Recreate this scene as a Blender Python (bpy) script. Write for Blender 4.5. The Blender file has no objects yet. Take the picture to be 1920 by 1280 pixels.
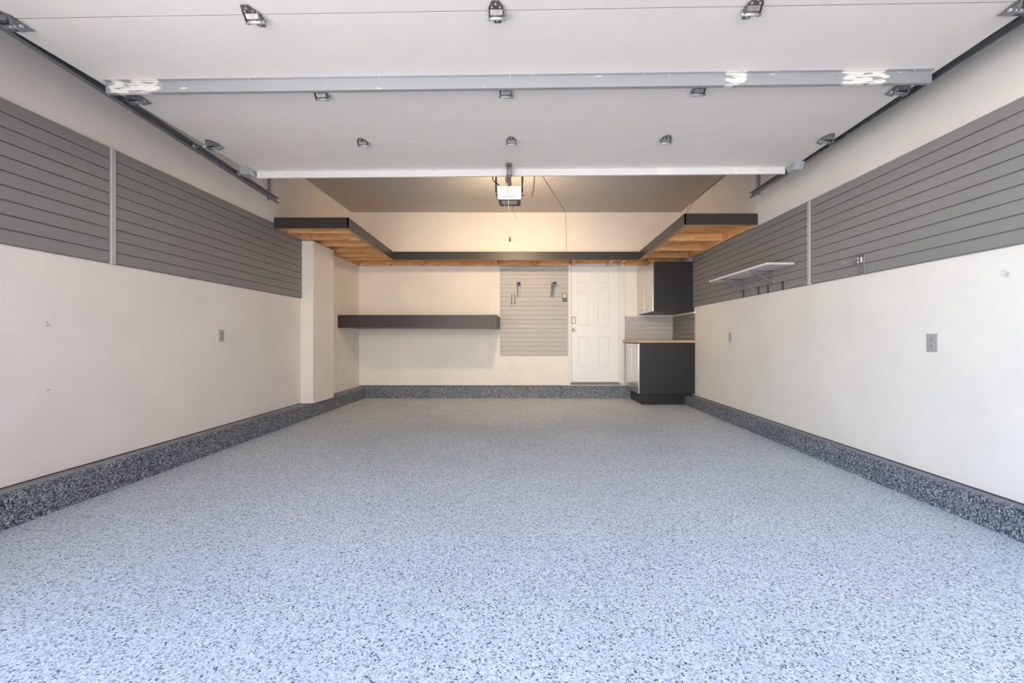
import bpy, bmesh, math, random
from mathutils import Vector, Matrix
random.seed(7)
PI = math.pi
SC = bpy.context.scene
COL = SC.collection
CAMZ = 1.02            # camera height; most heights below are CAMZ + height above the lens

# ------------------------------------------------------------------ camera, world, light, exposure
cd = bpy.data.cameras.new('camera'); cam = bpy.data.objects.new('camera', cd); COL.objects.link(cam)
cam.location = (0, 0, CAMZ); cam.rotation_euler = (PI/2, 0, 0)
cd.sensor_width = 36; cd.lens = 36*780/1920; cd.shift_x = -25/1920; cd.shift_y = -4/1920
cd.clip_start = 0.05; cd.clip_end = 300
SC.camera = cam

w = bpy.data.worlds.new('sky'); SC.world = w; w.use_nodes = True
nt = w.node_tree; nt.nodes.clear()
sky = nt.nodes.new('ShaderNodeTexSky'); sky.sky_type = 'NISHITA'; sky.sun_disc = False
sky.sun_elevation = math.radians(46); sky.sun_rotation = math.radians(-75)
sky.air_density = 1.0; sky.dust_density = 0.8; sky.ozone_density = 1.0
bg = nt.nodes.new('ShaderNodeBackground'); bg.inputs['Strength'].default_value = 0.22
wo = nt.nodes.new('ShaderNodeOutputWorld')
nt.links.new(sky.outputs[0], bg.inputs[0]); nt.links.new(bg.outputs[0], wo.inputs[0])

sd = bpy.data.lights.new('sun', 'SUN'); sd.energy = 9.6; sd.angle = math.radians(.53); sd.color = (1.0, .96, .90)
so = bpy.data.objects.new('sun', sd); COL.objects.link(so); so.rotation_euler = Vector((.58, -.56, -.60)).to_track_quat('-Z', 'Y').to_euler()   # stands behind the house

# portal in the garage opening (guides sky sampling, emits nothing itself)
pl = bpy.data.lights.new('opening_portal', 'AREA'); pl.shape = 'RECTANGLE'; pl.size = 4.85; pl.size_y = 2.44
pl.cycles.is_portal = True
po = bpy.data.objects.new('opening_portal', pl); COL.objects.link(po)
po.location = (-0.08, 1.0, 1.22); po.rotation_euler = (PI/2, 0, PI)

SC.view_settings.view_transform = 'Standard'; SC.view_settings.look = 'None'
SC.view_settings.gamma = 1; SC.view_settings.use_curve_mapping = False
SC.view_settings.exposure = 1.82
LAMP_W = 9.6

# ------------------------------------------------------------------ materials
def newmat(name):
    m = bpy.data.materials.new(name); m.use_nodes = True
    nt = m.node_tree; b = nt.nodes['Principled BSDF']
    return m, nt, b
def N(nt, t, **kw):
    n = nt.nodes.new(t)
    for k, v in kw.items():
        if k in n.inputs: n.inputs[k].default_value = v
        else: setattr(n, k, v)
    return n
def mat(name, col, rough=0.6, metal=0.0, nscale=3.0, namt=0.04, bump=0.0, bscale=200.0, stretch=(1,1,1), rand=0.0, spec=0.5):
    m, nt, b = newmat(name)
    b.inputs['Roughness'].default_value = rough; b.inputs['Metallic'].default_value = metal
    b.inputs['Specular IOR Level'].default_value = spec
    tc = N(nt, 'ShaderNodeTexCoord'); mp = N(nt, 'ShaderNodeMapping'); mp.inputs['Scale'].default_value = stretch
    nt.links.new(tc.outputs['Object'], mp.inputs[0])
    no = N(nt, 'ShaderNodeTexNoise', Scale=nscale, Detail=5.0, Roughness=0.6)
    nt.links.new(mp.outputs[0], no.inputs['Vector'])
    mr = N(nt, 'ShaderNodeMapRange'); mr.inputs[1].default_value = 0.3; mr.inputs[2].default_value = 0.7
    mr.inputs[3].default_value = 1-namt; mr.inputs[4].default_value = 1+namt
    nt.links.new(no.outputs['Fac'], mr.inputs[0])
    hs = N(nt, 'ShaderNodeHueSaturation'); hs.inputs['Color'].default_value = (*col, 1)
    if rand:
        oi = N(nt, 'ShaderNodeObjectInfo'); r2 = N(nt, 'ShaderNodeMapRange')
        r2.inputs[3].default_value = 1-rand; r2.inputs[4].default_value = 1+rand
        nt.links.new(oi.outputs['Random'], r2.inputs[0])
        mu = N(nt, 'ShaderNodeMath', operation='MULTIPLY')
        nt.links.new(mr.outputs[0], mu.inputs[0]); nt.links.new(r2.outputs[0], mu.inputs[1])
        nt.links.new(mu.outputs[0], hs.inputs['Value'])
    else:
        nt.links.new(mr.outputs[0], hs.inputs['Value'])
    nt.links.new(hs.outputs[0], b.inputs['Base Color'])
    if bump:
        n2 = N(nt, 'ShaderNodeTexNoise', Scale=bscale, Detail=3.0)
        nt.links.new(mp.outputs[0], n2.inputs['Vector'])
        bp = N(nt, 'ShaderNodeBump', Strength=bump, Distance=0.002)
        nt.links.new(n2.outputs['Fac'], bp.inputs['Height']); nt.links.new(bp.outputs[0], b.inputs['Normal'])
    return m

def flake_mat(name, cols, scale, rough, bumpd, coat=0.0, spec=0.5):
    """broadcast vinyl flakes under clear epoxy"""
    m, nt, b = newmat(name)
    tc = N(nt, 'ShaderNodeTexCoord')
    dn = N(nt, 'ShaderNodeTexNoise', Scale=scale*0.9, Detail=1.0)
    nt.links.new(tc.outputs['Object'], dn.inputs['Vector'])
    ad = N(nt, 'ShaderNodeMixRGB', blend_type='ADD'); ad.inputs[0].default_value = 0.006
    nt.links.new(tc.outputs['Object'], ad.inputs[1]); nt.links.new(dn.outputs['Color'], ad.inputs[2])
    v = N(nt, 'ShaderNodeTexVoronoi', Scale=scale); v.feature = 'F1'
    nt.links.new(ad.outputs[0], v.inputs['Vector'])
    sp = N(nt, 'ShaderNodeSeparateColor'); nt.links.new(v.outputs['Color'], sp.inputs[0])
    cr = N(nt, 'ShaderNodeValToRGB'); cr.color_ramp.interpolation = 'CONSTANT'
    els = cr.color_ramp.elements
    p = 0; first = True
    for wgt, c in cols:
        if first: els[0].position = 0; els[0].color = (*c, 1); first = False
        else:
            e = els.new(p); e.color = (*c, 1)
        p += wgt
    els.remove(els[-1]) if els[-1].position >= 0.999 else None
    nt.links.new(sp.outputs[0], cr.inputs[0])
    big = N(nt, 'ShaderNodeTexNoise', Scale=1.3, Detail=4.0)
    nt.links.new(tc.outputs['Object'], big.inputs['Vector'])
    mr = N(nt, 'ShaderNodeMapRange'); mr.inputs[1].default_value = .3; mr.inputs[2].default_value = .7
    mr.inputs[3].default_value = .95; mr.inputs[4].default_value = 1.05
    nt.links.new(big.outputs['Fac'], mr.inputs[0])
    hs = N(nt, 'ShaderNodeHueSaturation'); nt.links.new(cr.outputs[0], hs.inputs['Color']); nt.links.new(mr.outputs[0], hs.inputs['Value'])
    nt.links.new(hs.outputs[0], b.inputs['Base Color'])
    b.inputs['Roughness'].default_value = rough; b.inputs['Specular IOR Level'].default_value = spec
    b.inputs['Coat Weight'].default_value = coat; b.inputs['Coat Roughness'].default_value = 0.25
    bp = N(nt, 'ShaderNodeBump', Strength=1.0, Distance=bumpd)
    nt.links.new(sp.outputs[1], bp.inputs['Height']); nt.links.new(bp.outputs[0], b.inputs['Normal'])
    return m

FL = [(.05, (.10,.115,.135)), (.15, (.38,.415,.45)), (.30, (.61,.66,.685)), (.33, (.76,.80,.815)), (.17, (.88,.905,.90))]
FC = [(.22, (.025,.03,.04)), (.26, (.10,.115,.14)), (.28, (.21,.235,.275)), (.17, (.33,.36,.40)), (.07, (.55,.58,.61))]
M = {}
M['floor'] = flake_mat('floor_epoxy_flakes', FL, 185, 0.55, 0.0009, 0.0, 0.15)
M['curb'] = flake_mat('curb_epoxy_flakes', FC, 150, 0.5, 0.004, 0.1)
M['curb_top'] = mat('curb_top_grey', (.30,.30,.31), .6, bump=.3)
M['wall'] = mat('cream_wall_paint', (.87,.82,.745), .75, nscale=2.2, namt=.04, bump=.12, bscale=90)
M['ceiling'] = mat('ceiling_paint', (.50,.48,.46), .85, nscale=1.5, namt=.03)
M['white'] = mat('white_door_paint', (.87,.875,.875), .42, namt=.01)
M['trim'] = mat('white_trim_paint', (.84,.82,.78), .5, namt=.015)
M['slat'] = mat('grey_slat_plastic', (.265,.255,.245), .5, nscale=9, namt=.05, stretch=(.6,1,18), rand=.02)
M['slat_lit'] = mat('lit_slat_plastic', (.50,.48,.455), .5, nscale=9, namt=.05, stretch=(.6,1,18), rand=.03)  # same grey slats; stronger light on the back wall put into the colour
M['strip'] = mat('joint_strip_plastic', (.50,.48,.455), .5)
M['fascia'] = mat('dark_stained_board', (.043,.036,.032), .42, nscale=6, namt=.18, stretch=(1,1,6))
M['fascia_edge'] = mat('grey_board_edge', (.33,.29,.26), .6)
M['black'] = mat('black_laminate', (.017,.018,.019), .38, nscale=14, namt=.15, bump=.15, bscale=300)
M['steel'] = mat('brushed_stainless', (.66,.64,.60), .22, 1.0, nscale=20, namt=.03, stretch=(1,1,.08))
M['galv'] = mat('galvanised_steel', (.50,.51,.52), .42, .5, nscale=25, namt=.10)
M['darkgalv'] = mat('dark_galvanised_steel', (.27,.285,.30), .4, .65, nscale=18, namt=.15)
M['hinge'] = mat('worn_zinc_hinge', (.27,.25,.235), .42, .85, nscale=60, namt=.3)
M['screw'] = mat('zinc_screw', (.65,.64,.62), .3, .9)
M['panel'] = mat('door_section_skin', (.80,.735,.665), .5, nscale=5, namt=.02, bump=.12, bscale=140)
M['gap'] = mat('dark_gap', (.03,.027,.025), .9)
M['sill'] = mat('dark_sill_plate', (.10,.065,.045), .8)
M['oak'] = mat('butcher_block', (.50,.345,.225), .4, nscale=12, namt=.12, stretch=(.5,6,1))
M['board'] = mat('pale_shelf_board', (.62,.59,.55), .5)
M['blue'] = mat('blue_grey_steel', (.17,.18,.20), .4, .5, namt=.1)
M['zinc'] = mat('zinc_rod', (.50,.50,.49), .3, .9)
M['nickel'] = mat('satin_nickel', (.42,.37,.31), .3, .9)
M['rail'] = mat('lamp_tinted_rail', (.13,.09,.065), .5, .2)  # brown is the lamp's warm reflection, put into the colour
M['plate'] = mat('steel_cover_plate', (.52,.52,.515), .42, .35)
M['socket'] = mat('grey_socket', (.42,.42,.42), .5)
M['slot'] = mat('socket_slot', (.02,.02,.02), .7)
M['blackp'] = mat('black_plastic', (.018,.018,.02), .4)
M['darkp'] = mat('charcoal_housing', (.07,.07,.072), .45)
M['label'] = mat('silver_label', (.55,.50,.42), .4, .3)
M['cord'] = mat('cream_cord', (.80,.74,.62), .7)
M['handle'] = mat('brown_grip', (.16,.09,.04), .5)
M['concrete'] = mat('driveway_concrete', (.60,.60,.60), .85, nscale=4, namt=.08)
M['render'] = mat('pale_render', (.74,.70,.64), .85, nscale=.6, namt=.08)
M['brick'] = mat('brown_brick', (.24,.15,.11), .85, nscale=6, namt=.2)
M['bracket'] = mat('grey_bracket_steel', (.23,.245,.26), .45, .4)
M['rubber'] = mat('weather_strip', (.25,.23,.20), .7)

def wood():
    m, nt, b = newmat('spruce_lumber')
    tc = N(nt, 'ShaderNodeTexCoord'); mp = N(nt, 'ShaderNodeMapping'); oi = N(nt, 'ShaderNodeObjectInfo')
    mul = N(nt, 'ShaderNodeMath', operation='MULTIPLY'); mul.inputs[1].default_value = 37
    nt.links.new(oi.outputs['Random'], mul.inputs[0])
    cx = N(nt, 'ShaderNodeCombineXYZ')
    for i in range(3): nt.links.new(mul.outputs[0], cx.inputs[i])
    nt.links.new(cx.outputs[0], mp.inputs['Location']); nt.links.new(tc.outputs['Object'], mp.inputs[0])
    mp.inputs['Scale'].default_value = (1.2, 1.2, 14)
    wv = N(nt, 'ShaderNodeTexNoise', Scale=4.0, Detail=6.0, Distortion=1.5); nt.links.new(mp.outputs[0], wv.inputs['Vector'])
    cr = N(nt, 'ShaderNodeValToRGB')
    cr.color_ramp.elements[0].position = .3; cr.color_ramp.elements[0].color = (.66,.30,.095,1)
    cr.color_ramp.elements[1].position = .68; cr.color_ramp.elements[1].color = (.97,.60,.27,1)
    nt.links.new(wv.outputs['Fac'], cr.inputs[0])
    mp2 = N(nt, 'ShaderNodeMapping'); nt.links.new(tc.outputs['Object'], mp2.inputs[0]); nt.links.new(cx.outputs[0], mp2.inputs['Location'])
    vo = N(nt, 'ShaderNodeTexVoronoi', Scale=5.5); nt.links.new(mp2.outputs[0], vo.inputs['Vector'])
    kr = N(nt, 'ShaderNodeValToRGB'); kr.color_ramp.elements[0].position = .05; kr.color_ramp.elements[1].position = .11
    nt.links.new(vo.outputs['Distance'], kr.inputs[0])
    mx = N(nt, 'ShaderNodeMixRGB'); mx.inputs[1].default_value = (.17,.06,.02,1)
    nt.links.new(kr.outputs[0], mx.inputs[0]); nt.links.new(cr.outputs[0], mx.inputs[2])
    hs = N(nt, 'ShaderNodeHueSaturation'); r2 = N(nt, 'ShaderNodeMapRange'); r2.inputs[3].default_value = .82; r2.inputs[4].default_value = 1.08
    nt.links.new(oi.outputs['Random'], r2.inputs[0]); nt.links.new(r2.outputs[0], hs.inputs['Value'])
    nt.links.new(mx.outputs[0], hs.inputs['Color']); nt.links.new(hs.outputs[0], b.inputs['Base Color'])
    b.inputs['Roughness'].default_value = .6
    return m
M['wood'] = wood()

def strut_mat():
    """galvanised strut with smears of old off-white filler near its ends"""
    m, nt, b = newmat('galvanised_strut_with_filler')
    tc = N(nt, 'ShaderNodeTexCoord'); sx = N(nt, 'ShaderNodeSeparateXYZ'); nt.links.new(tc.outputs['Object'], sx.inputs[0])
    mp = N(nt, 'ShaderNodeMapping'); mp.inputs['Scale'].default_value = (5, 1, 26)
    nt.links.new(tc.outputs['Object'], mp.inputs[0])
    no = N(nt, 'ShaderNodeTexNoise', Scale=2.2, Detail=6.0); nt.links.new(mp.outputs[0], no.inputs['Vector'])
    def band(c, hw):
        s = N(nt, 'ShaderNodeMath', operation='SUBTRACT'); s.inputs[1].default_value = c; nt.links.new(sx.outputs[0], s.inputs[0])
        a = N(nt, 'ShaderNodeMath', operation='ABSOLUTE'); nt.links.new(s.outputs[0], a.inputs[0])
        r = N(nt, 'ShaderNodeMapRange'); r.inputs[1].default_value = hw*.7; r.inputs[2].default_value = hw; r.inputs[3].default_value = .22; r.inputs[4].default_value = 0
        nt.links.new(a.outputs[0], r.inputs[0]); return r
    acc = no.outputs['Fac']
    for c, hw in ((-2.17, .19), (1.98, .15), (1.27, .07)):
        ad = N(nt, 'ShaderNodeMath', operation='ADD'); nt.links.new(acc, ad.inputs[0]); nt.links.new(band(c, hw).outputs[0], ad.inputs[1]); acc = ad.outputs[0]
    th = N(nt, 'ShaderNodeMapRange'); th.inputs[1].default_value = .66; th.inputs[2].default_value = .70; nt.links.new(acc, th.inputs[0])
    mx = N(nt, 'ShaderNodeMixRGB'); mx.inputs[1].default_value = (.42,.43,.44,1); mx.inputs[2].default_value = (.72,.69,.63,1)
    nt.links.new(th.outputs[0], mx.inputs[0]); nt.links.new(mx.outputs[0], b.inputs['Base Color'])
    iv = N(nt, 'ShaderNodeMapRange'); iv.inputs[3].default_value = .55; iv.inputs[4].default_value = 0; nt.links.new(th.outputs[0], iv.inputs[0])
    nt.links.new(iv.outputs[0], b.inputs['Metallic']); b.inputs['Roughness'].default_value = .45
    return m
M['strut'] = strut_mat()

def emis(name, col, s):
    m, nt, b = newmat(name)
    b.inputs['Base Color'].default_value = (.8,.78,.72,1); b.inputs['Emission Color'].default_value = (*col, 1)
    b.inputs['Emission Strength'].default_value = s; return m
M['lens'] = emis('lit_lamp_lens', (1.0,.82,.60), 0.30)

def painted_wall_marks(name, marks):
    """cream wall paint with a few small scuffs at fixed spots"""
    m = M['wall'].copy(); m.name = name; nt = m.node_tree; b = nt.nodes['Principled BSDF']
    src = b.inputs['Base Color'].links[0].from_socket
    tc = N(nt, 'ShaderNodeTexCoord')
    no = N(nt, 'ShaderNodeTexNoise', Scale=60.0, Detail=4.0); nt.links.new(tc.outputs['Object'], no.inputs['Vector'])
    for p, r in marks:
        vm = N(nt, 'ShaderNodeVectorMath', operation='DISTANCE'); vm.inputs[1].default_value = p
        nt.links.new(tc.outputs['Object'], vm.inputs[0])
        mr = N(nt, 'ShaderNodeMapRange'); mr.inputs[1].default_value = 0; mr.inputs[2].default_value = r; mr.inputs[3].default_value = .45; mr.inputs[4].default_value = 0
        nt.links.new(vm.outputs['Value'], mr.inputs[0])
        ad = N(nt, 'ShaderNodeMath', operation='ADD'); nt.links.new(mr.outputs[0], ad.inputs[0]); nt.links.new(no.outputs['Fac'], ad.inputs[1])
        th = N(nt, 'ShaderNodeMapRange'); th.inputs[1].default_value = .74; th.inputs[2].default_value = .86; th.inputs[4].default_value = .55
        nt.links.new(ad.outputs[0], th.inputs[0])
        mx = N(nt, 'ShaderNodeMixRGB'); mx.inputs[2].default_value = (.36,.34,.31,1)
        nt.links.new(th.outputs[0], mx.inputs[0]); nt.links.new(src, mx.inputs[1]); src = mx.outputs[0]
    nt.links.new(src, b.inputs['Base Color'])
    return m

# ------------------------------------------------------------------ mesh helpers
class MB:
    def __init__(s): s.bm = bmesh.new()
    def box(s, a, b, bev=0.0, seg=1):
        a, b = Vector([min(p, q) for p, q in zip(a, b)]), Vector([max(p, q) for p, q in zip(a, b)])
        vs = [s.bm.verts.new((x, y, z)) for x in (a.x, b.x) for y in (a.y, b.y) for z in (a.z, b.z)]
        F = [(0,1,3,2), (4,6,7,5), (0,4,5,1), (2,3,7,6), (0,2,6,4), (1,5,7,3)]
        fs = [s.bm.faces.new([vs[i] for i in f]) for f in F]
        if bev:
            es = list({e for f in fs for e in f.edges})
            bmesh.ops.bevel(s.bm, geom=es, offset=bev, segments=seg, affect='EDGES', profile=.5)
        return s
    def prism(s, pts, vec, bev=0.0):
        """polygon (3D points) swept along vec"""
        vec = Vector(vec)
        v0 = [s.bm.verts.new(p) for p in pts]; v1 = [s.bm.verts.new(Vector(p)+vec) for p in pts]
        n = len(pts); fs = [s.bm.faces.new(v0), s.bm.faces.new(v1[::-1])]
        for i in range(n): fs.append(s.bm.faces.new([v0[i], v1[i], v1[(i+1) % n], v0[(i+1) % n]]))
        bmesh.ops.recalc_face_normals(s.bm, faces=fs)
        if bev:
            es = list({e for f in fs for e in f.edges})
            bmesh.ops.bevel(s.bm, geom=es, offset=bev, segments=1, affect='EDGES')
        return s
    def cyl(s, a, b, r, n=12, r2=None):
        a, b = Vector(a), Vector(b); d = (b-a); r2 = r if r2 is None else r2
        q = d.to_track_quat('Z', 'Y')
        r0 = [s.bm.verts.new(a+q @ Vector((math.cos(t)*r, math.sin(t)*r, 0))) for t in [2*PI*i/n for i in range(n)]]
        r1 = [s.bm.verts.new(b+q @ Vector((math.cos(t)*r2, math.sin(t)*r2, 0))) for t in [2*PI*i/n for i in range(n)]]
        s.bm.faces.new(r0[::-1]); s.bm.faces.new(r1)
        for i in range(n):
            f = s.bm.faces.new([r0[i], r0[(i+1) % n], r1[(i+1) % n], r1[i]]); f.smooth = True
        return s
    def tube(s, pts, r, n=8):
        pts = [Vector(p) for p in pts]; rings = []
        up = None
        for i, p in enumerate(pts):
            t = (pts[min(i+1, len(pts)-1)]-pts[max(i-1, 0)]).normalized()
            if up is None:
                up = Vector((0,0,1)) if abs(t.z) < .9 else Vector((1,0,0))
            x = t.cross(up).normalized(); up = x.cross(t).normalized()
            rings.append([s.bm.verts.new(p+x*math.cos(a)*r+up*math.sin(a)*r) for a in [2*PI*k/n for k in range(n)]])
        s.bm.faces.new(rings[0]); s.bm.faces.new(rings[-1][::-1])
        for i in range(len(rings)-1):
            for k in range(n):
                f = s.bm.faces.new([rings[i][k], rings[i+1][k], rings[i+1][(k+1) % n], rings[i][(k+1) % n]]); f.smooth = True
        return s
    def mesh(s, name, off=(0,0,0)):
        off = Vector(off)
        for v in s.bm.verts: v.co -= off
        bmesh.ops.recalc_face_normals(s.bm, faces=s.bm.faces)
        me = bpy.data.meshes.new(name); s.bm.to_mesh(me); s.bm.free(); return me

def spline(pts, k=6):
    """Catmull-Rom through pts"""
    P = [Vector(p) for p in pts]; P = [P[0]*2-P[1]]+P+[P[-1]*2-P[-2]]; out = []
    for i in range(1, len(P)-2):
        for j in range(k):
            t = j/k; a, b, c, d = P[i-1:i+3]
            out.append(.5*((2*b)+(c-a)*t+(2*a-5*b+4*c-d)*t*t+(3*b-a-3*c+d)*t**3))
    out.append(P[-2]); return out

ORG = {}
def link(name, me, m, parent=None, loc=(0,0,0), rot=(0,0,0)):
    o = bpy.data.objects.new(name, me); COL.objects.link(o)
    if me is not None and m is not None:
        for mm in (m if isinstance(m, (list, tuple)) else [m]): me.materials.append(mm)
    o.location = loc; o.rotation_euler = rot
    if parent: o.parent = parent
    return o
def thing(name, label, cat, loc, group=None, rotz=0):
    o = bpy.data.objects.new(name, None); COL.objects.link(o); o.empty_display_size = .1
    o.location = loc; o.rotation_euler = (0, 0, rotz); o['label'] = label; o['category'] = cat
    if group: o['group'] = group
    ORG[o.name] = Vector(loc); return o
def part(name, mb, m, parent, label=None):
    """mesh given in world coordinates, root thing unrotated"""
    r = ORG[parent.name]; me = mb.mesh(name, r); o = link(name, me, m, parent); ORG[o.name] = r
    if label: o['label'] = label
    return o
def lpart(name, mb, m, parent, loc=(0,0,0), rot=(0,0,0)):
    """mesh given in the parent's local coordinates"""
    o = link(name, mb.mesh(name), m, parent, loc, rot); ORG[o.name] = Vector((0,0,0)); return o
def single(name, mb, m, label, cat, base, group=None):
    o = link(name, mb.mesh(name, base), m, None, base); ORG[o.name] = Vector(base)
    o['label'] = label; o['category'] = cat
    if group: o['group'] = group
    return o
def struct(name, mb, m, parent=None):
    o = link(name, mb.mesh(name), m, parent); ORG[o.name] = Vector((0,0,0))
    if parent is None: o['kind'] = 'structure'
    return o
def Z(r): return CAMZ+r

XL, XR, YB, YU = -2.92, 2.60, 7.30, 6.98     # side walls, back wall, face of the bulkhead above the shelf
YF = 1.14                                     # inner face of the front wall
ZC = Z(2.13)                                  # ceiling
CBL, CBR, CBB = .185, .155, .205              # curb heights left, right, back

# ------------------------------------------------------------------ structure
struct('floor', MB().box((XL-.1, YF-.2, -.12), (XR+.1, YB+.1, 0)), M['floor'])
struct('driveway', MB().box((-30, -40, -.30), (30, YF-.2, -.02)), M['concrete'])
M['wall_l'] = painted_wall_marks('cream_wall_paint_left', [((XL, 2.545, Z(.09)), .035), ((XL, 2.55, Z(-.31)), .02)])
M['wall_r'] = painted_wall_marks('cream_wall_paint_right', [((XR, 2.25, Z(.352)), .045)])
struct('wall_left', MB().box((XL-.12, YF, CBL+.008), (XL, YB+.1, ZC)), M['wall_l'])
struct('wall_right', MB().box((XR, YF, CBR+.008), (XR+.12, YB+.1, ZC)), M['wall_r'])
struct('trim_1', MB().box((XL-.12, YF, CBL-.01), (XL-.008, YB, CBL+.008)).box((XR+.008, YF, CBR-.01), (XR+.12, YB, CBR+.008))
       .box((XL, YB+.008, CBB-.01), (.76, YB+.1, CBB+.008)), M['sill'])
DX0, DX1, DZ0, DZ1 = .814, 1.638, Z(-.749), Z(1.278)      # door slab
wb = struct('wall_back', MB().box((XL, YB, CBB+.008), (DX0-.03, YB+.12, ZC)).box((DX1+.03, YB, CBB+.008), (XR, YB+.12, ZC))
       .box((DX0-.03, YB, DZ1+.02), (DX1+.03, YB+.12, ZC)), M['wall'])
struct('bulkhead', MB().box((XL, YU, Z(1.425)), (XR, YB, ZC)), M['wall'], wb)
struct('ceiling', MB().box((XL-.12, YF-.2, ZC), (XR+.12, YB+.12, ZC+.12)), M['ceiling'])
struct('wall_front', MB().box((XL-.12, YF-.2, 0), (-2.5, YF, ZC)).box((2.34, YF-.2, 0), (XR+.12, YF, ZC))
       .box((-2.5, YF-.2, 2.44), (2.34, YF, ZC)), M['wall'])
struct('roof_shade_block', MB().box((XL-.7, YF-.35, ZC+.125), (XR+.7, 9, 4.3)), M['render'])  # unseen block, added so its shadow covers the near driveway
# unseen, added to shape the daylight: a sky-blocking wing, light-bouncing street fronts
struct('wall_sky_blocker', MB().box((3.5, -5.5, -.05), (9.5, .9, 4.2)), M['brick'])
struct('wall_street_bounce', MB().box((-32, -24, -.05), (-9.6, -21, 7.0)).box((-8.6, -24, -.05), (3.4, -21, 7.4)).box((4.4, -24, -.05), (32, -21, 7.0)), M['render'])
pm = MB().box((XL, 5.40, CBL+.002), (-2.755, 5.985, Z(1.28)), .004)
wl = bpy.data.objects['wall_left']; struct('pilaster', pm, M['wall'], wl)

def curb(name, prof_fn, a, b, nseg):
    """curb extruded with a slightly uneven troweled face; prof_fn(t, s) -> points, last two faces are the smooth top"""
    bm = bmesh.new(); rows = []
    for i in range(nseg+1):
        t = i/nseg; rows.append([bm.verts.new(p) for p in prof_fn(a+(b-a)*t, t)])
    k = len(rows[0])
    for i in range(nseg):
        for j in range(k-1):
            f = bm.faces.new([rows[i][j], rows[i+1][j], rows[i+1][j+1], rows[i][j+1]]); f.smooth = False
            if j == k-2: f.material_index = 1
    bm.faces.new(rows[0]); bm.faces.new(rows[-1][::-1])
    bmesh.ops.recalc_face_normals(bm, faces=bm.faces)
    me = bpy.data.meshes.new(name); bm.to_mesh(me); bm.free()
    o = link(name, me, [M['curb'], M['curb_top']]); o['kind'] = 'structure'; return o
rn = random.Random(3)
def side_prof(xw, sgn, th, h):
    def f(y, t):
        j = [rn.uniform(-.004, .004) for _ in range(4)]
        xf = xw+sgn*th
        return [(xw-sgn*.05, y, 0), (xf+sgn*.006, y, 0), (xf+sgn*j[0]*.6, y, .035), (xf-sgn*(.001+j[1]), y, h*.62), (xf-sgn*(.005+j[2]), y, h-.022), (xf-sgn*.020, y, h-.006+j[3]*.5), (xf-sgn*.045, y, h), (xw-sgn*.05, y, h)]
    return f
curb('baseboard_left', side_prof(XL, 1, .130, CBL), YF, YB, 180)
curb('baseboard_right', side_prof(XR, -1, .100, CBR), YF, YB, 180)
def back_prof(h, th):
    def f(x, t):
        j = [rn.uniform(-.002, .002) for _ in range(3)]; yf = YB-th
        return [(x, YB+.05, 0), (x, yf-.004, 0), (x, yf+j[0], .03), (x, yf+j[1], h-.018), (x, yf+.012, h-.004), (x, yf+.03, h), (x, YB+.05, h)]
    return f
curb('baseboard_back', back_prof(CBB-.004, .08), XL, .62, 90)
curb('trim_2', back_prof(CBB+.004, .125), .625, XR, 50)      # wider step below the door

# interior door -----------------------------------------------------
door = bpy.data.objects.new('door_1', None); COL.objects.link(door); door.location = (DX0, YB, DZ0); door['kind'] = 'structure'
ORG[door.name] = Vector(door.location)
ys = YB+.015
cas = .058
c = MB()
c.box((DX0-cas-.004, YB-.016, DZ0-.035), (DX0-.004-.008, YB, DZ1+.04), .004)
c.box((DX1+.03, YB-.016, DZ0-.035), (DX1+.03+cas+.02, YB, DZ1+.04), .004)
c.box((DX0-cas-.004, YB-.0165, DZ1+.012), (DX1+.03+cas+.02, YB, DZ1+.042), .004)
part('casing', c, M['trim'], door)
c = MB().box((DX0-.03, YB-.004, DZ0-.02), (DX0-.003, YB+.10, DZ1+.02)).box((DX1+.003, YB-.004, DZ0-.02), (DX1+.03, YB+.10, DZ1+.02)).box((DX0-.03, YB-.004, DZ1+.004), (DX1+.03, YB+.10, DZ1+.022))
part('jamb', c, M['trim'], door)
H = DZ1-DZ0; W = DX1-DX0
cols = [(.108, .358), (.566, .822)]
cols = [(11.7/88*W, 34/88*W), (50/88*W, 73/88*W)]
rowz = [(14/216.5, 30.5/216.5), (46.5/216.5, 112.5/216.5), (131.5/216.5, 188.5/216.5)]
xs = [0]+[v for c_ in cols for v in c_]+[W]
zs = [0]
for a, b in rowz[::-1]: zs += [H*(1-b), H*(1-a)]
zs.append(H)
bm = bmesh.new()
grid = [[bm.verts.new((DX0+x, ys, DZ0+z)) for z in zs] for x in xs]
for i in range(len(xs)-1):
    for j in range(len(zs)-1):
        if i in (1, 3) and j in (1, 3, 5): continue
        bm.faces.new([grid[i][j], grid[i+1][j], grid[i+1][j+1], grid[i][j+1]])
s = MB(); s.bm.free(); s.bm = bm
s.box((DX0, ys+.012, DZ0), (DX1, ys+.045, DZ1))
s.box((DX0, ys+.0005, DZ0), (DX0+.01, ys+.02, DZ1)); s.box((DX1-.01, ys+.0005, DZ0), (DX1, ys+.02, DZ1))
slab = part('slab', s, M['white'], door)
for ca, cb in cols:
    for a, b in rowz:
        z0, z1 = DZ0+H*(1-b), DZ0+H*(1-a); x0, x1 = DX0+ca, DX0+cb
        bm = bmesh.new(); rings = []
        for ins, dep in ((0, 0), (.008, .010), (.020, .011), (.036, .003)):
            rings.append([bm.verts.new(p) for p in ((x0+ins, ys+dep, z0+ins), (x1-ins, ys+dep, z0+ins), (x1-ins, ys+dep, z1-ins), (x0+ins, ys+dep, z1-ins))])
        for q in range(3):
            for k in range(4): bm.faces.new([rings[q][k], rings[q][(k+1) % 4], rings[q+1][(k+1) % 4], rings[q+1][k]])
        bm.faces.new(rings[3]); p = MB(); p.bm.free(); p.bm = bm
        part('raised_panel', p, M['white'], door)
kx, kz = DX0+.036, Z(.168)
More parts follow.
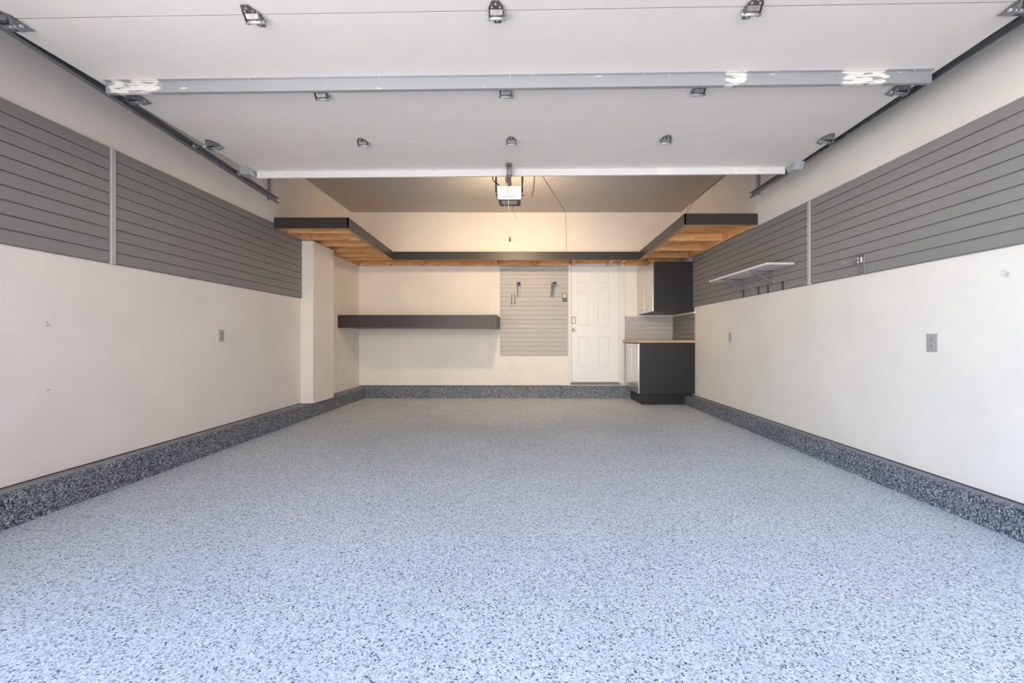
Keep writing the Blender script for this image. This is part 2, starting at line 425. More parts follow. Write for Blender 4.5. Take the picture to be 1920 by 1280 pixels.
k = MB().cyl((kx, ys, kz), (kx, ys-.012, kz), .032, 20).cyl((kx, ys-.01, kz), (kx, ys-.04, kz), .012, 14).cyl((kx, ys-.036, kz), (kx, ys-.05, kz), .024, 20, .030).cyl((kx, ys-.05, kz), (kx, ys-.068, kz), .030, 20, .018)
part('door_knob', k, M['nickel'], door)
part('keyhole', MB().cyl((kx, ys-.0675, kz), (kx, ys-.0695, kz), .008, 12), M['slot'], door)
lz = Z(.335)
kp = part('keypad_lock', MB().box((kx-.034, ys-.022, lz-.062), (kx+.034, ys, lz+.062), .012, 3), M['nickel'], door)
part('keypad_face', MB().box((kx-.024, ys-.0245, lz-.05), (kx+.024, ys-.02, lz+.05), .006), M['trim'], kp)
b = MB()
for r in range(3):
    for q in range(2): b.cyl((kx-.010+q*.020, ys-.024, lz+.025-r*.022), (kx-.010+q*.020, ys-.0262, lz+.025-r*.022), .0055, 10)
part('button_cluster', b, M['nickel'], kp)
part('threshold', MB().box((DX0-.03, YB-.03, DZ0-.045), (DX1+.03, YB+.1, DZ0-.016), .004).box((DX0, YB+.0, DZ0-.016), (DX1, YB+.06, DZ0-.003)), M['rubber'], door)
part('casing_skirt', MB().box((DX0-cas-.004, YB-.012, CBB+.006), (DX1+.03+cas+.02, YB+.02, DZ0-.045)), M['trim'], door)

# ------------------------------------------------------------------ slat walls
def slatwall(label, cat_loc, rotz, L, n, h, m, strip=None, strip_at=None, group=None, t=.018, g=.0068):
    """local x runs along the wall, -y comes out into the room"""
    cat_loc = tuple(Vector(cat_loc)+Matrix.Rotation(rotz, 3, 'Z') @ Vector((0, -.002, 0)))
    r = thing('slatwall_panel', label, 'slat panel', cat_loc, group, rotz)
    prof = [(0,0), (.006,0), (.006,g), (t-.0015,g), (t,g+.0015), (t,h-.0015), (t-.0015,h), (0,h)]
    me = MB().prism([(0, -d, z) for d, z in prof], (L, 0, 0)).mesh('slat')
    me.materials.append(m)
    for i in range(n):
        o = bpy.data.objects.new('slat', me); COL.objects.link(o); o.parent = r; o.location = (0, 0, i*h)
    if strip:
        lpart('joint_strip', MB().prism([(strip_at-.02, -.0, 0), (strip_at-.02, -t-.003, 0), (strip_at-.014, -t-.008, 0), (strip_at+.014, -t-.008, 0), (strip_at+.02, -t-.003, 0), (strip_at+.02, 0, 0)], (0, 0, n*h)), M['strip'], r)
    return r
YSL = 2.925
hl, hr = .0808, .0762
slatwall('grey slat panel on the left wall, nearest the garage opening', (XL, YF+.02, Z(.53)), PI/2, YSL-.02-YF-.02, 10, hl, M['slat'])
slatwall('grey slat panel on the left wall between joint strip and pilaster', (XL, YSL+.02, Z(.53)), PI/2, 5.398-YSL-.02, 10, hl, M['slat'], True, -.02)
YSR = 2.6*780/536
slatwall('grey slat panel on the right wall, nearest the garage opening, holding a looped hook', (XR, YSR-.02, Z(.497)), -PI/2, YSR-.02-YF-.02, 10, hr, M['slat'])
slatwall('grey slat panel on the right wall behind the pale bracket shelf', (XR, 6.435, Z(.497)), -PI/2, 6.435-YSR-.02, 10, hr, M['slat'], True, 6.435-YSR)
slatwall('grey slat panel on the back wall left of the white door', (-.445, YB, Z(-.29)), 0, .744+.445-.002, 20, .0785, M['slat_lit'], g=.014)
slatwall('short grey slat backsplash on the back wall above the worktop', (1.753, YB, Z(-.008)), 0, 2.576-1.753, 5, .0805, M['slat_lit'], g=.012)
slatwall('short grey slat backsplash on the right wall above the worktop end', (XR, 7.28, Z(-.008)), -PI/2, 7.28-6.36, 5, .0805, M['slat'], g=.012)
t = thing('ledge_moulding', 'narrow cream ledge moulding capping the slat backsplash under the wall cabinet', 'moulding', (1.753, YB, Z(.395)))
part('moulding_run', MB().box((1.753, YB-.022, Z(.396)), (2.578, YB, Z(.424)), .003), M['trim'], t)
part('moulding_run', MB().box((XR-.022, 6.36, Z(.396)), (XR, YB, Z(.424)), .003), M['trim'], t)
part('screw', MB().cyl((2.52, YB-.022, Z(.412)), (2.52, YB-.026, Z(.412)), .006, 8), M['screw'], t)
single('corner_strip', MB().prism([(2.582, YB, Z(-.008)), (2.5775, YB-.0, Z(-.008)), (2.5775, YB-.019, Z(-.008)), (2.556, YB-.0205, Z(-.008)), (2.556, YB-.024, Z(-.008)), (2.576, YB-.024, Z(-.008)), (2.582, YB-.018, Z(-.008))], (0, 0, .403)), M['strip'],
       'pale vertical strip in the corner between the two slat backsplashes', 'trim strip', (2.57, YB-.01, Z(-.008)))

# ------------------------------------------------------------------ overhead shelf
ZS, ZT = Z(1.28), Z(1.407)
FT = .020
oh = thing('overhead_shelf', 'U-shaped high storage shelf with dark fascia and bare orange lumber underneath', 'shelf', (0, YB, ZS))
YNL, YNR, YBF = 4.80, 4.65, 6.70
A, B, C_, D = (-2.037, YNL), (-2.12, YBF), (1.821, YBF), (1.777, YNR)     # inner corners of the U
def fasc(p, q, z0, z1, nx, ny, ext=0):
    (x0, y0), (x1, y1) = p, q
    m = MB().prism([(x0, y0, z0), (x1, y1, z0), (x1+nx*FT, y1+ny*FT, z0), (x0+nx*FT, y0+ny*FT, z0)], (0, 0, z1-z0), .0015)
    o = part('fascia_board', m, M['fascia'], oh)
    return o
fasc((XL+.0215, YNL), (A[0], A[1]), ZS, ZT, 0, 1)
fasc((A[0]-.001, A[1]+.0), (B[0]-.001, B[1]), ZS, ZT, -1, 0)
fasc((B[0], B[1]), (C_[0], C_[1]), ZS, ZT+.006, 0, 1)
fasc((D[0]+.001, D[1]), (C_[0]+.001, C_[1]), ZS, ZT, 1, 0)
fasc((D[0], D[1]), (XR, YNR), ZS, ZT, 0, 1)
def fedge(p, q, nx, ny):
    (x0, y0), (x1, y1) = p, q
    part('fascia_edge', MB().prism([(x0+nx*.001, y0+ny*.001, ZS-.003), (x1+nx*.001, y1+ny*.001, ZS-.003), (x1+nx*(FT+.004), y1+ny*(FT+.004), ZS-.003), (x0+nx*(FT+.004), y0+ny*(FT+.004), ZS-.003)], (0, 0, .0028)), M['fascia_edge'], oh)
fedge((XL+.0215, YNL), (A[0]-.02, A[1]), 0, 1); fedge(A, B, -1, 0); fedge((B[0]+.0, B[1]), (C_[0], C_[1]), 0, 1); fedge(D, C_, 1, 0); fedge((D[0]+.02, D[1]), (XR-.001, YNR), 0, 1)
ZJ0, ZJ1 = ZS+.004, ZS+.093
# plywood deck in three runs
def deck(pts): part('deck_panel', MB().prism([(x, y, ZJ1) for x, y in pts], (0, 0, .014)), M['wood'], oh)
deck([(XL, YNL+FT), (A[0]-FT, YNL+FT), (B[0]-FT, YBF+FT), (B[0]-FT, YB-.001), (XL, YB-.001)])
deck([(B[0]-FT, YBF+FT), (C_[0]+FT, YBF+FT), (C_[0]+FT, YB-.001), (B[0]-FT, YB-.001)])
deck([(XR, YNR+FT), (D[0]+FT, YNR+FT), (C_[0]+FT, YBF+FT), (C_[0]+FT, YB-.001), (XR, YB-.001)])
def joist(a, b, name='joist'): part(name, MB().box(a, b, .002), M['wood'], oh)
def inner_l(y): return A[0]+(B[0]-A[0])*(y-YNL)/(YBF-YNL)-FT-.04
def inner_r(y): return D[0]+(C_[0]-D[0])*(y-YNR)/(YBF-YNR)+FT+.04
# rim joists along the inner fascias, wall ledgers
def rim(p, q, nx):
    (x0, y0), (x1, y1) = p, q
    part('rim_joist', MB().prism([(x0+nx*(FT+.001), y0+FT, ZJ0), (x1+nx*(FT+.001), y1+FT, ZJ0), (x1+nx*(FT+.038), y1+FT, ZJ0), (x0+nx*(FT+.038), y0+FT, ZJ0)], (0, 0, .088), .002), M['wood'], oh)
rim(A, B, -1); rim(D, C_, 1)
joist((XL+.0215, YNL+.07, ZJ0), (XL+.0595, 5.39, ZJ1), 'ledger'); joist((XL, 6.0, ZJ0), (XL+.038, YB-.04, ZJ1), 'ledger')
joist((XR-.038, YNR+.03, ZS-.014), (XR, 6.42, ZJ1), 'ledger'); joist((XR-.038, 6.42, ZJ0), (XR, YB-.04, ZJ1), 'ledger')
for y in (5.01, 5.37, 5.72, 6.13, 6.45, 6.72): joist((XL+(.06 if y < 5.4 else .038), y, ZJ0), (inner_l(y), y+.038, ZJ1))
joist((XL+.04, 4.83, ZJ0), (inner_l(4.8), 4.868, ZJ1))
for y in (4.68, 5.41, 6.02, 6.56): joist((inner_r(y), y, ZJ0), (XR-.038, y+.038, ZJ1))
joist((2.05, 6.90, ZJ0), (XR-.038, 6.938, ZJ1))
joist((XL, YB-.038, ZJ0), (DX0-cas-.01, YB, ZJ1), 'ledger'); joist((DX1+.112, YB-.038, ZJ0), (XR, YB, ZJ1), 'ledger')
joist((DX0-cas-.01, YB-.038, ZJ0+.048), (DX1+.112, YB, ZJ1), 'ledger')
for u in (797, 866, 931, 1000, 1069, 1136):
    x = (u-985)/106.85; joist((x, YBF+.022, ZJ0), (x+.036, YB-.039, ZJ1))
joist((B[0]+.30, YBF+.022, ZJ0), (B[0]+.336, YB-.039, ZJ1)); joist((C_[0]-.22, YBF+.022, ZJ0), (C_[0]-.184, YB-.039, ZJ1))
# short post blocks over the pilaster
joist((XL+.061, 5.30, ZJ0+.002), (XL+.16, 5.366, ZJ1), 'blocking')

# ------------------------------------------------------------------ floating box shelf on the back wall
bs = thing('floating_box_shelf', 'long dark brown box shelf mounted on the back wall left of the slat panel', 'shelf', (-1.68, YB, Z(.178)))
x0, x1, y0, z0, z1 = XL+.001, -.442, 6.47, Z(.180), Z(.380)
part('front_board', MB().box((x0, y0, z0), (x1, y0+.02, z1), .002), M['fascia'], bs)
part('end_board', MB().box((x1-.02, y0+.0205, z0+.001), (x1, YB, z1-.001), .001), M['fascia'], bs)
part('bottom_board', MB().box((x0, y0+.0205, z0+.006), (x1-.0205, YB, z0+.022)), M['fascia'], bs)
part('top_board', MB().box((x0, y0+.0205, z1-.02), (x1-.0205, YB, z1-.002)), M['fascia'], bs)
part('edge_banding', MB().box((x0, y0+.001, z0-.003), (x1-.001, y0+.02, z0-.0005)), M['fascia_edge'], bs)

# ------------------------------------------------------------------ cabinets
def knobset(parent, x, y, z, dr):
    o = part('door_handle', MB().cyl((x, y, z), (x-.022, y, z), .006, 10).cyl((x-.020, y, z), (x-.028, y, z), .013, 14), M['zinc'], parent)
uc = thing('wall_cabinet', 'black wall cabinet with stainless steel doors hung below the overhead shelf', 'cabinet', (2.27, 6.85, Z(.427)))
ux, uy0, uy1, uz0, uz1 = 1.985, 6.40, YB-.006, Z(.4275), Z(1.197)
part('cabinet_body', MB().box((ux, uy0, uz0), (2.577, uy0+.018, uz1), .0015).box((ux, uy1-.018, uz0), (2.577, uy1, uz1)).box((ux+.002, uy0+.018, uz0), (2.577, uy1-.018, uz0+.018)).box((ux+.002, uy0+.018, uz1-.018), (2.577, uy1-.018, uz1)).box((2.565, uy0+.018, uz0), (2.577, uy1-.018, uz1)), M['black'], uc)
part('filler_strip', MB().box((2.577, uy0+.01, uz0), (XR-.002, uy0+.02, uz1)), M['black'], uc)
ym = (uy0+uy1)/2+.02
for a, b, yh in ((uy0+.002, ym-.0015, ym-.12), (ym+.0015, uy1-.002, ym+.12)):
    d = part('cabinet_door', MB().box((ux-.024, a, uz0+.002), (ux-.002, b, uz1-.002), .003, 2), M['steel'], uc)
    part('door_handle', MB().cyl((ux-.022, yh, uz0+.06), (ux-.045, yh, uz0+.06), .006, 10).cyl((ux-.040, yh-.03, uz0+.06), (ux-.040, yh+.03, uz0+.06), .006, 10), M['zinc'], d)
bc = thing('base_cabinet', 'black base cabinet with stainless steel doors and recessed plinth on the floor', 'cabinet', (2.15, 6.8, 0))
bx, by0, by1, bz0, bz1 = 1.752, 6.36, 7.17, Z(-.832), Z(-.055)
part('cabinet_body', MB().box((bx, by0, bz0), (2.577, by0+.018, bz1), .0015).box((bx, by1-.018, bz0), (2.577, by1, bz1)).box((bx+.002, by0+.018, bz0), (2.577, by1-.018, bz0+.018)).box((2.565, by0+.018, bz0), (2.577, by1-.018, bz1)).box((bx+.002, by0+.018, bz1-.018), (2.577, by1-.018, bz1)), M['black'], bc)
part('filler_strip', MB().box((2.577, by0+.01, bz0), (XR-.002, by0+.02, bz1)), M['black'], bc)
part('plinth', MB().box((1.815, 6.515, 0.001), (2.488, 7.165, bz0-.0005), .002), M['black'], bc)
ym = (by0+by1)/2
for a, b, yh in ((by0+.002, ym-.0015, ym-.11), (ym+.0015, by1-.002, ym+.11)):
    d = part('cabinet_door', MB().box((bx-.024, a, bz0+.002), (bx-.002, b, bz1-.012), .003, 2), M['steel'], bc)
    part('door_handle', MB().cyl((bx-.022, yh, bz1-.06), (bx-.045, yh, bz1-.06), .006, 10).cyl((bx-.040, yh-.03, bz1-.06), (bx-.040, yh+.03, bz1-.06), .006, 10), M['zinc'], d)
single('worktop', MB().box((1.70, 6.31, Z(-.052)), (XR-.001, YB-.001, Z(-.012)), .003, 2), M['oak'], 'light brown wooden worktop lying on the black base cabinet', 'worktop', (2.15, 6.8, Z(-.052)))

# ------------------------------------------------------------------ right wall shelf, hooks
XS = XR-.0205
sh = thing('bracket_shelf', 'pale board shelf on two grey steel brackets hung in the right slat wall', 'shelf', (XS, 4.6, Z(.58)))
part('shelf_board', MB().box((2.315, 3.985, Z(.716)), (XS, 5.235, Z(.738)), .002), M['board'], sh)
part('edge_banding', MB().box((2.311, 3.985, Z(.7165)), (2.3148, 5.235, Z(.7375))), M['trim'], sh)
for y in (4.325, 4.93):
    b = part('shelf_bracket', MB().box((XS-.008, y-.016, Z(.578)), (XS, y+.016, Z(.7155)), .001).box((2.335, y-.013, Z(.7065)), (XS-.008, y+.013, Z(.7155)))
         .prism([(XS-.008, y-.009, Z(.583)), (XS-.008, y-.009, Z(.600)), (2.36, y-.009, Z(.7065)), (2.335, y-.009, Z(.7065))], (0, .018, 0)), M['bracket'], sh)
    part('screw', MB().cyl((XS-.008, y, Z(.625)), (XS-.011, y, Z(.625)), .006, 10), M['screw'], b)
names = ['black hanging hook under the bracket shelf, farthest from the opening', 'black hanging hook under the bracket shelf, second nearest the cabinet', 'black hanging hook under the bracket shelf, third from the cabinet', 'black hanging hook nearest the opening in the row of four']
for y, lb in zip((4.915, 4.60, 4.42, 4.165), names):
    k = thing('wall_hook', lb, 'hook', (XS, y, Z(.49)), 'hooks in the right slat wall')
    part('hook_strap', MB().box((XS-.005, y-.013, Z(.492)), (XS, y+.013, Z(.575)), .001).box((XS-.012, y-.013, Z(.565)), (XS, y+.013, Z(.577)), .001), M['blackp'], k)
    pts = spline([(XS-.006, y, Z(.570)), (XS-.03, y, Z(.560)), (XS-.065, y, Z(.562)), (XS-.095, y, Z(.580))], 5)
    part('hook_arm', MB().tube(pts, .0042, 8), M['zinc'], k)
    part('hook_tip', MB().cyl(pts[-1], Vector(pts[-1])+Vector((-.008, 0, .006)), .0065, 8), M['zinc'], k)
y = 3.19
lk = thing('loop_hook', 'grey steel plate hook with rod loop on the right wall slat panel', 'hook', (XS, y, Z(.49)))
part('back_plate', MB().box((XS-.006, y-.032, Z(.498)), (XS, y+.032, Z(.648)), .0015).box((XS-.016, y-.032, Z(.640)), (XS, y+.032, Z(.650)), .001), M['bracket'], lk)
part('clip', MB().box((XS-.022, y-.022, Z(.585)), (XS-.006, y-.006, Z(.628)), .002), M['screw'], lk); part('clip', MB().box((XS-.022, y+.006, Z(.585)), (XS-.006, y+.022, Z(.628)), .002), M['screw'], lk)
part('screw', MB().cyl((XS-.006, y, Z(.53)), (XS-.010, y, Z(.53)), .006, 10), M['screw'], lk)
pts = spline([(XS-.012, y-.014, Z(.615)), (XS-.06, y-.018, Z(.601)), (XS-.125, y-.014, Z(.588)), (XS-.150, y, Z(.592)), (XS-.125, y+.014, Z(.588)), (XS-.06, y+.018, Z(.601)), (XS-.012, y+.014, Z(.615))], 6)
part('rod_loop', MB().tube(pts, .0045, 8), M['zinc'], lk)

# outlets ------------------------------------------------------------
def outlet(x, sgn, y, z, lb, near=False):
    o = thing('wall_outlet', lb, 'outlet', (x, y, z-.057), 'duplex outlets on the side walls')
    part('cover_plate', MB().box((x, y-.036, z-.058), (x+sgn*.007, y+.036, z+.058), .002, 2), M['plate'], o)
    for dz in (-.021, .021):
        s_ = part('socket', MB().box((x+sgn*.007, y-.016, z+dz-.014), (x+sgn*.0095, y+.016, z+dz+.014), .003, 2), M['socket'], o)
        part('slot', MB().box((x+sgn*.0094, y-.008, z+dz-.002), (x+sgn*.0102, y-.0055, z+dz+.008)).box((x+sgn*.0094, y+.0055, z+dz-.002), (x+sgn*.0102, y+.008, z+dz+.007)).cyl((x+sgn*.0094, y, z+dz-.007), (x+sgn*.0102, y, z+dz-.007), .0028, 8), M['slot'], s_)
    part('screw', MB().cyl((x+sgn*.007, y, z), (x+sgn*.009, y, z), .003, 8), M['screw'], o)
outlet(XL, 1, 3.99, Z(.033), 'grey duplex outlet on the left wall below the slat panel')
outlet(XR, -1, 2.655, Z(-.022), 'grey duplex outlet on the right wall nearest the garage opening')
outlet(XR, -1, 5.275, Z(.030), 'grey duplex outlet on the right wall near the cabinets')

# fittings on back slat panel -----------------------------------------
YP = YB-.0205
single('slat_rail', MB().box((-.410, YP-.010, Z(.952)), (.738, YP, Z(.982)), .003), M['strip'], 'slim pale metal rail across the back slat panel above its brackets', 'rail', (.16, YP, Z(.952)))
for xa, tilt, lb in ((-.115, 0, 'left of the two dark grey shelf brackets on the back slat panel'), (.475, 1, 'right of the two dark grey shelf brackets, beside the white door')):
    xb = xa+.03*tilt
    k = thing('shelf_support', lb, 'bracket', (xa, YP-.01, Z(.73)), 'brackets on the back slat panel')
    part('upright', MB().prism([(xa-.028-.012*tilt, YP-.010, Z(.735)), (xa+.024-.012*tilt, YP-.010, Z(.735)), (xb+.030, YP-.010, Z(.982)), (xb-.030, YP-.010, Z(.982))], (0, -.014, 0), .001), M['blue'], k)
    part('arm', MB().prism([(xa-.02, YP-.024, Z(.745)), (xa-.02, YP-.20, Z(.955)), (xa-.02, YP-.20, Z(.972)), (xa-.02, YP-.024, Z(.972))], (.006, 0, 0)).box((xb-.030, YP-.21, Z(.972)), (xb+.030, YP-.012, Z(.980)), .001), M['blue'], k)
dh = thing('double_hook', 'small two-pronged grey hook below the left bracket on the back slat panel', 'hook', (-.205, YP, Z(.61)))
part('hook_plate', MB().box((-.245, YP-.006, Z(.765)), (-.175, YP, Z(.79)), .001), M['bracket'], dh)
for x in (-.238, -.182):
    part('prong', MB().tube(spline([(x, YP-.004, Z(.78)), (x, YP-.018, Z(.76)), (x, YP-.02, Z(.66)), (x, YP-.03, Z(.625)), (x, YP-.06, Z(.615)), (x, YP-.075, Z(.64))], 5), .0075, 8), M['bracket'], dh)
wc = thing('door_control', 'small black wall control with white button beside the white door', 'switch', (.685, YP, Z(.66)))
part('control_body', MB().box((.648, YP-.022, Z(.660)), (.722, YP, Z(.796)), .004, 2), M['blackp'], wc)
part('push_button', MB().box((.657, YP-.027, Z(.725)), (.713, YP-.022, Z(.786)), .003, 2), M['trim'], wc)
part('button_centre', MB().box((.674, YP-.029, Z(.745)), (.696, YP-.027, Z(.768)), .001), M['socket'], wc)
for i in range(3): part('small_button', MB().box((.659+.019*i, YP-.0245, Z(.680)), (.672+.019*i, YP-.022, Z(.702)), .001), M['socket'], wc)

# ------------------------------------------------------------------ overhead garage door (open, lying under the ceiling)
HD = Z(1.49)
def TRL(y): return Z(1.540)+(y-1.25)/(4.26-1.25)*(1.392-1.540)
def TRR(y): return Z(1.485)+(y-1.25)/(4.36-1.25)*(1.482-1.485)
gd = thing('garage_door', 'open sectional garage door with pale flush panels, horizontal under the ceiling', 'garage door', (-.09, 2.4, HD), rotz=-.021)
ORG[gd.name] = Vector((0, 0, 0))
hw = 2.375
jy = [1.29-2.4, 1.887-2.4, 2.490-2.4, 3.116-2.4, 3.70-2.4]
for i in range(4):
    a, b = jy[i]+.003, jy[i+1]-.003
    lpart('door_section', MB().prism([(-hw, a, 0), (-hw, a+.004, -.0), (-hw, b, 0), (-hw, b, .045), (-hw, a, .045), (-hw, a, 0)][2:], (2*hw, 0, 0)), M['panel'], gd)
for i in (1, 2, 3):
    lpart('section_seam', MB().box((-hw, jy[i]-.0028, .003), (hw, jy[i]+.0028, .016)), M['gap'], gd)
lpart('weather_seal', MB().box((-hw, jy[0]-.02, 0), (hw, jy[0]+.001, .04), .008), M['rubber'], gd)
def strut(y, h, x0, x1, mt=None):
    # hat section: web faces the opening, open lips behind
    t = .002
    prof = [(y-.018, 0), (y-.018, -t), (y-t, -t), (y-t, -h), (y+.018, -h), (y+.018, -h+t), (y, -h+t), (y, 0)]
    s_ = MB().prism([(x0, a, b) for a, b in prof], (x1-x0, 0, 0))
    o = lpart('strut', s_, mt or M['strut'], gd)
    for k in range(7):
        x = x0+.10+(x1-x0-.2)*k/6
        lpart('bolt', MB().cyl((x, y-.010, -.001), (x, y-.010, -.007), .006, 6), M['screw'], o)
    return o
strut(2.357-2.4, .068, -2.335, 2.345)
M['strut_lit'] = M['strut'].copy(); M['strut_lit'].name = 'frontlit_strut'  # brighter copy for the rear strut: frontal light from the opening painted in
for nd in M['strut_lit'].node_tree.nodes:
    if nd.type == 'MIX_RGB': nd.inputs[1].default_value = (.72,.70,.67,1); nd.inputs[2].default_value = (.80,.76,.68,1)
M['strut_lit'].node_tree.nodes['Principled BSDF'].inputs['Metallic'].default_value = 0
for lk_ in list(M['strut_lit'].node_tree.links):
    if lk_.to_socket.name == 'Metallic': M['strut_lit'].node_tree.links.remove(lk_)
strut(3.640-2.4, .060, -2.315, 2.305, M['strut_lit'])
def hinge_mb(end=False):
    m = MB()
    t = .003
    # two tapering leaves
    m.prism([(-.036, -.004, 0), (-.036, .018, 0), (-.014, .070, 0), (.014, .070, 0), (.036, .018, 0), (.036, -.004, 0)], (0, 0, -t))
    m.prism([(-.036, .0, -t), (-.036, -.022, -t), (-.016, -.064, -t), (.016, -.064, -t), (.036, -.022, -t), (.036, .0, -t)], (0, 0, -t))
    for x in (-.036, .033):
        m.prism([(x, -.03, -t), (x, -.006, -.026), (x, .018, -.032), (x, .034, -.020), (x, .040, -t)], (.003, 0, 0))
    m.prism([(-.028, -.018, -t), (-.028, -.004, -.022), (-.028, .008, -.022), (-.028, .008, -.018), (-.028, -.003, -.018), (-.028, -.014, -t)], (.056, 0, 0))
    return m
hx0 = lpart('hinge', hinge_mb(), M['hinge'], gd, (-1.15, jy[1], -.0005))
pin0 = lpart('hinge_pin', MB().cyl((-.045, .014, -.024), (.045, .014, -.024), .0075, 10), M['galv'], hx0)
sm = MB()
for (x, y_) in ((0, .052), (-.018, .026), (.018, .026), (0, -.046), (-.018, -.028), (.018, -.028)): sm.cyl((x, y_, -.004), (x, y_, -.010), .0052, 6)
scr0 = lpart('screw_head', sm, M['screw'], hx0)
def copy_hinge(x, y_):
    h = hx0.copy(); COL.objects.link(h); h.location = (x, y_, -.0005)
    for ch in (pin0, scr0):
        c_ = ch.copy(); COL.objects.link(c_); c_.parent = h
    return h
for i in (1, 2, 3):
    yy = jy[i]+(.0 if i != 2 else .012)
    for x in (-1.15, -.03, 1.12):
        if i == 1 and x == -1.15: continue
        copy_hinge(x, yy)
    for sg in (-1, 1):
        xx = sg*(hw-.075)
        h = copy_hinge(xx, yy)
        m = MB().box((-.03, -.035, -.030), (.03, -.031, -.003)).prism([(-.034, -.034, -.003), (-.034, .075, -.003), (-.034, .02, -.048), (-.034, -.02, -.048)], (.003, 0, 0)).prism([(.031, -.034, -.003), (.031, .075, -.003), (.031, .02, -.048), (.031, -.02, -.048)], (.003, 0, 0)).cyl((-.04, 0, -.037), (.04, 0, -.037), .011, 10)
        lpart('roller_bracket', m, M['darkgalv'], h)
        yw = 2.4+yy+sg*-.05; zr = (TRL(yw) if sg < 0 else TRR(yw))+.026-HD
        lpart('roller', MB().cyl((sg*.03, 0, zr), (sg*.150, 0, zr), .0055, 8).cyl((sg*.136, 0, zr), (sg*.148, 0, zr), .021, 14), M['zinc'], h)
for sg in (-1, 1):      # top fixtures beside the rear strut
    m = MB().prism([(sg*2.33, 1.14, 0), (sg*2.40, 1.14, -.004), (sg*2.40, 1.165, -.055), (sg*2.33, 1.165, -.055)], (0, .004, 0)).box((sg*2.33, 1.16, -.058), (sg*2.41, 1.235, -.054), .001).prism([(sg*2.33, 1.13, 0), (sg*2.33, 1.165, -.055), (sg*2.33, 1.24, -.055), (sg*2.33, 1.28, 0)], (sg*.003, 0, 0))
    m.prism([(sg*2.325, 1.13, -.001), (sg*2.405, 1.13, -.001), (sg*2.405, 1.165, -.058), (sg*2.325, 1.165, -.058)], (0, -.003, 0))
    f = lpart('top_fixture', m, M['galv'], gd)
    lpart('roller', (lambda zr: MB().cyl((sg*2.40, 1.19, zr), (sg*2.45, 1.19, zr), .0055, 8).cyl((sg*2.436, 1.19, zr), (sg*2.448, 1.19, zr), .021, 14))((TRL(3.6) if sg < 0 else TRR(3.6))+.026-HD), M['zinc'], f)
# opener bracket and arm at the centre of the rear strut
m = MB().box((-.09, 1.10, -.010), (-.084, 1.22, -.0)).box((-.062, 1.10, -.010), (-.056, 1.22, 0)).box((-.10, 1.115, -.014), (-.046, 1.14, -.010)).box((-.10, 1.15, -.014), (-.046, 1.165, -.010)).cyl((-.098, 1.20, -.072), (-.048, 1.20, -.072), .005, 8).box((-.092, 1.16, -.082), (-.087, 1.225, .0)).box((-.060, 1.16, -.082), (-.055, 1.225, 0))
lpart('arm_bracket', m, M['hinge'], gd)

# tracks ---------------------------------------------------------------
def track(x, sg, ya, za, yb, zb, lb):
    """C-shaped track opening toward the door (inward); sg = side"""
    r = thing('door_track', lb, 'track', (x, yb, zb), 'horizontal garage door tracks')
    w_, h_, t = .030, .052, .0025
    # profile in (x,z): open side faces the door (-sg)
    P = [(-w_, -.0), (-w_, .006), (-w_+t, .006), (-w_+t, t), (0-.004, t), (0-t, .006), (-t, h_-.006), (-.004, h_-t), (-w_+t, h_-t), (-w_+t, h_-.010), (-w_, h_-.010), (-w_, h_), (0, h_), (0, 0)]
    bm = bmesh.new()
    a = [bm.verts.new((x+sg*px, ya, za+pz)) for px, pz in P]; b = [bm.verts.new((x+sg*px, yb, zb+pz)) for px, pz in P]
    n = len(P); bm.faces.new(a); bm.faces.new(b[::-1])
    for i in range(n): bm.faces.new([a[i], b[i], b[(i+1) % n], a[(i+1) % n]])
    m = MB(); m.bm.free(); m.bm = bm
    part('rail', m, M['darkgalv'], r)
    def zat(y): return za+(zb-za)*(y-ya)/(yb-ya)
    # stiffening angle behind the rail
    m = MB().prism([(x+sg*.001, ya, za+.010), (x+sg*.004, ya, za+.010), (x+sg*.004, ya, za+h_+.004), (x+sg*.030, ya, za+h_+.004), (x+sg*.030, ya, za+h_+.007), (x+sg*.001, ya, za+h_+.007)], (0, yb-.35-ya, zat(yb-.35)-za))
    part('stiffener_angle', m, M['darkgalv'], r)
    # perforated hanger angle up to the ceiling near the end
    hy = yb-.10
    m = MB().box((x+sg*.006, hy, zat(hy)-.012), (x+sg*.040, hy+.003, ZC)).box((x+sg*.006, hy, zat(hy)+.0), (x+sg*.009, hy+.036, ZC))
    hg = part('hanger_strap', m, M['galv'], r)
    hm = MB(); z = zat(hy)
    while z < ZC-.05:
        hm.box((x+sg*.020, hy-.0006, z), (x+sg*.030, hy+.001, z+.016)); z += .032
    part('slot', hm, M['slot'], hg)
    for yy in (2.62, 3.42, yb-.11):
        part('bolt', MB().cyl((x+sg*-.002, yy, zat(yy)+.026), (x-sg*.006, yy, zat(yy)+.026), .007, 8), M['screw'], r)
    return r
track(-2.545, -1, 1.25, Z(1.540), 4.26, Z(1.392), 'dark steel door track along the left side of the ceiling')
track(2.372, 1, 1.25, Z(1.485), 4.36, Z(1.482), 'dark steel door track along the right side of the ceiling')

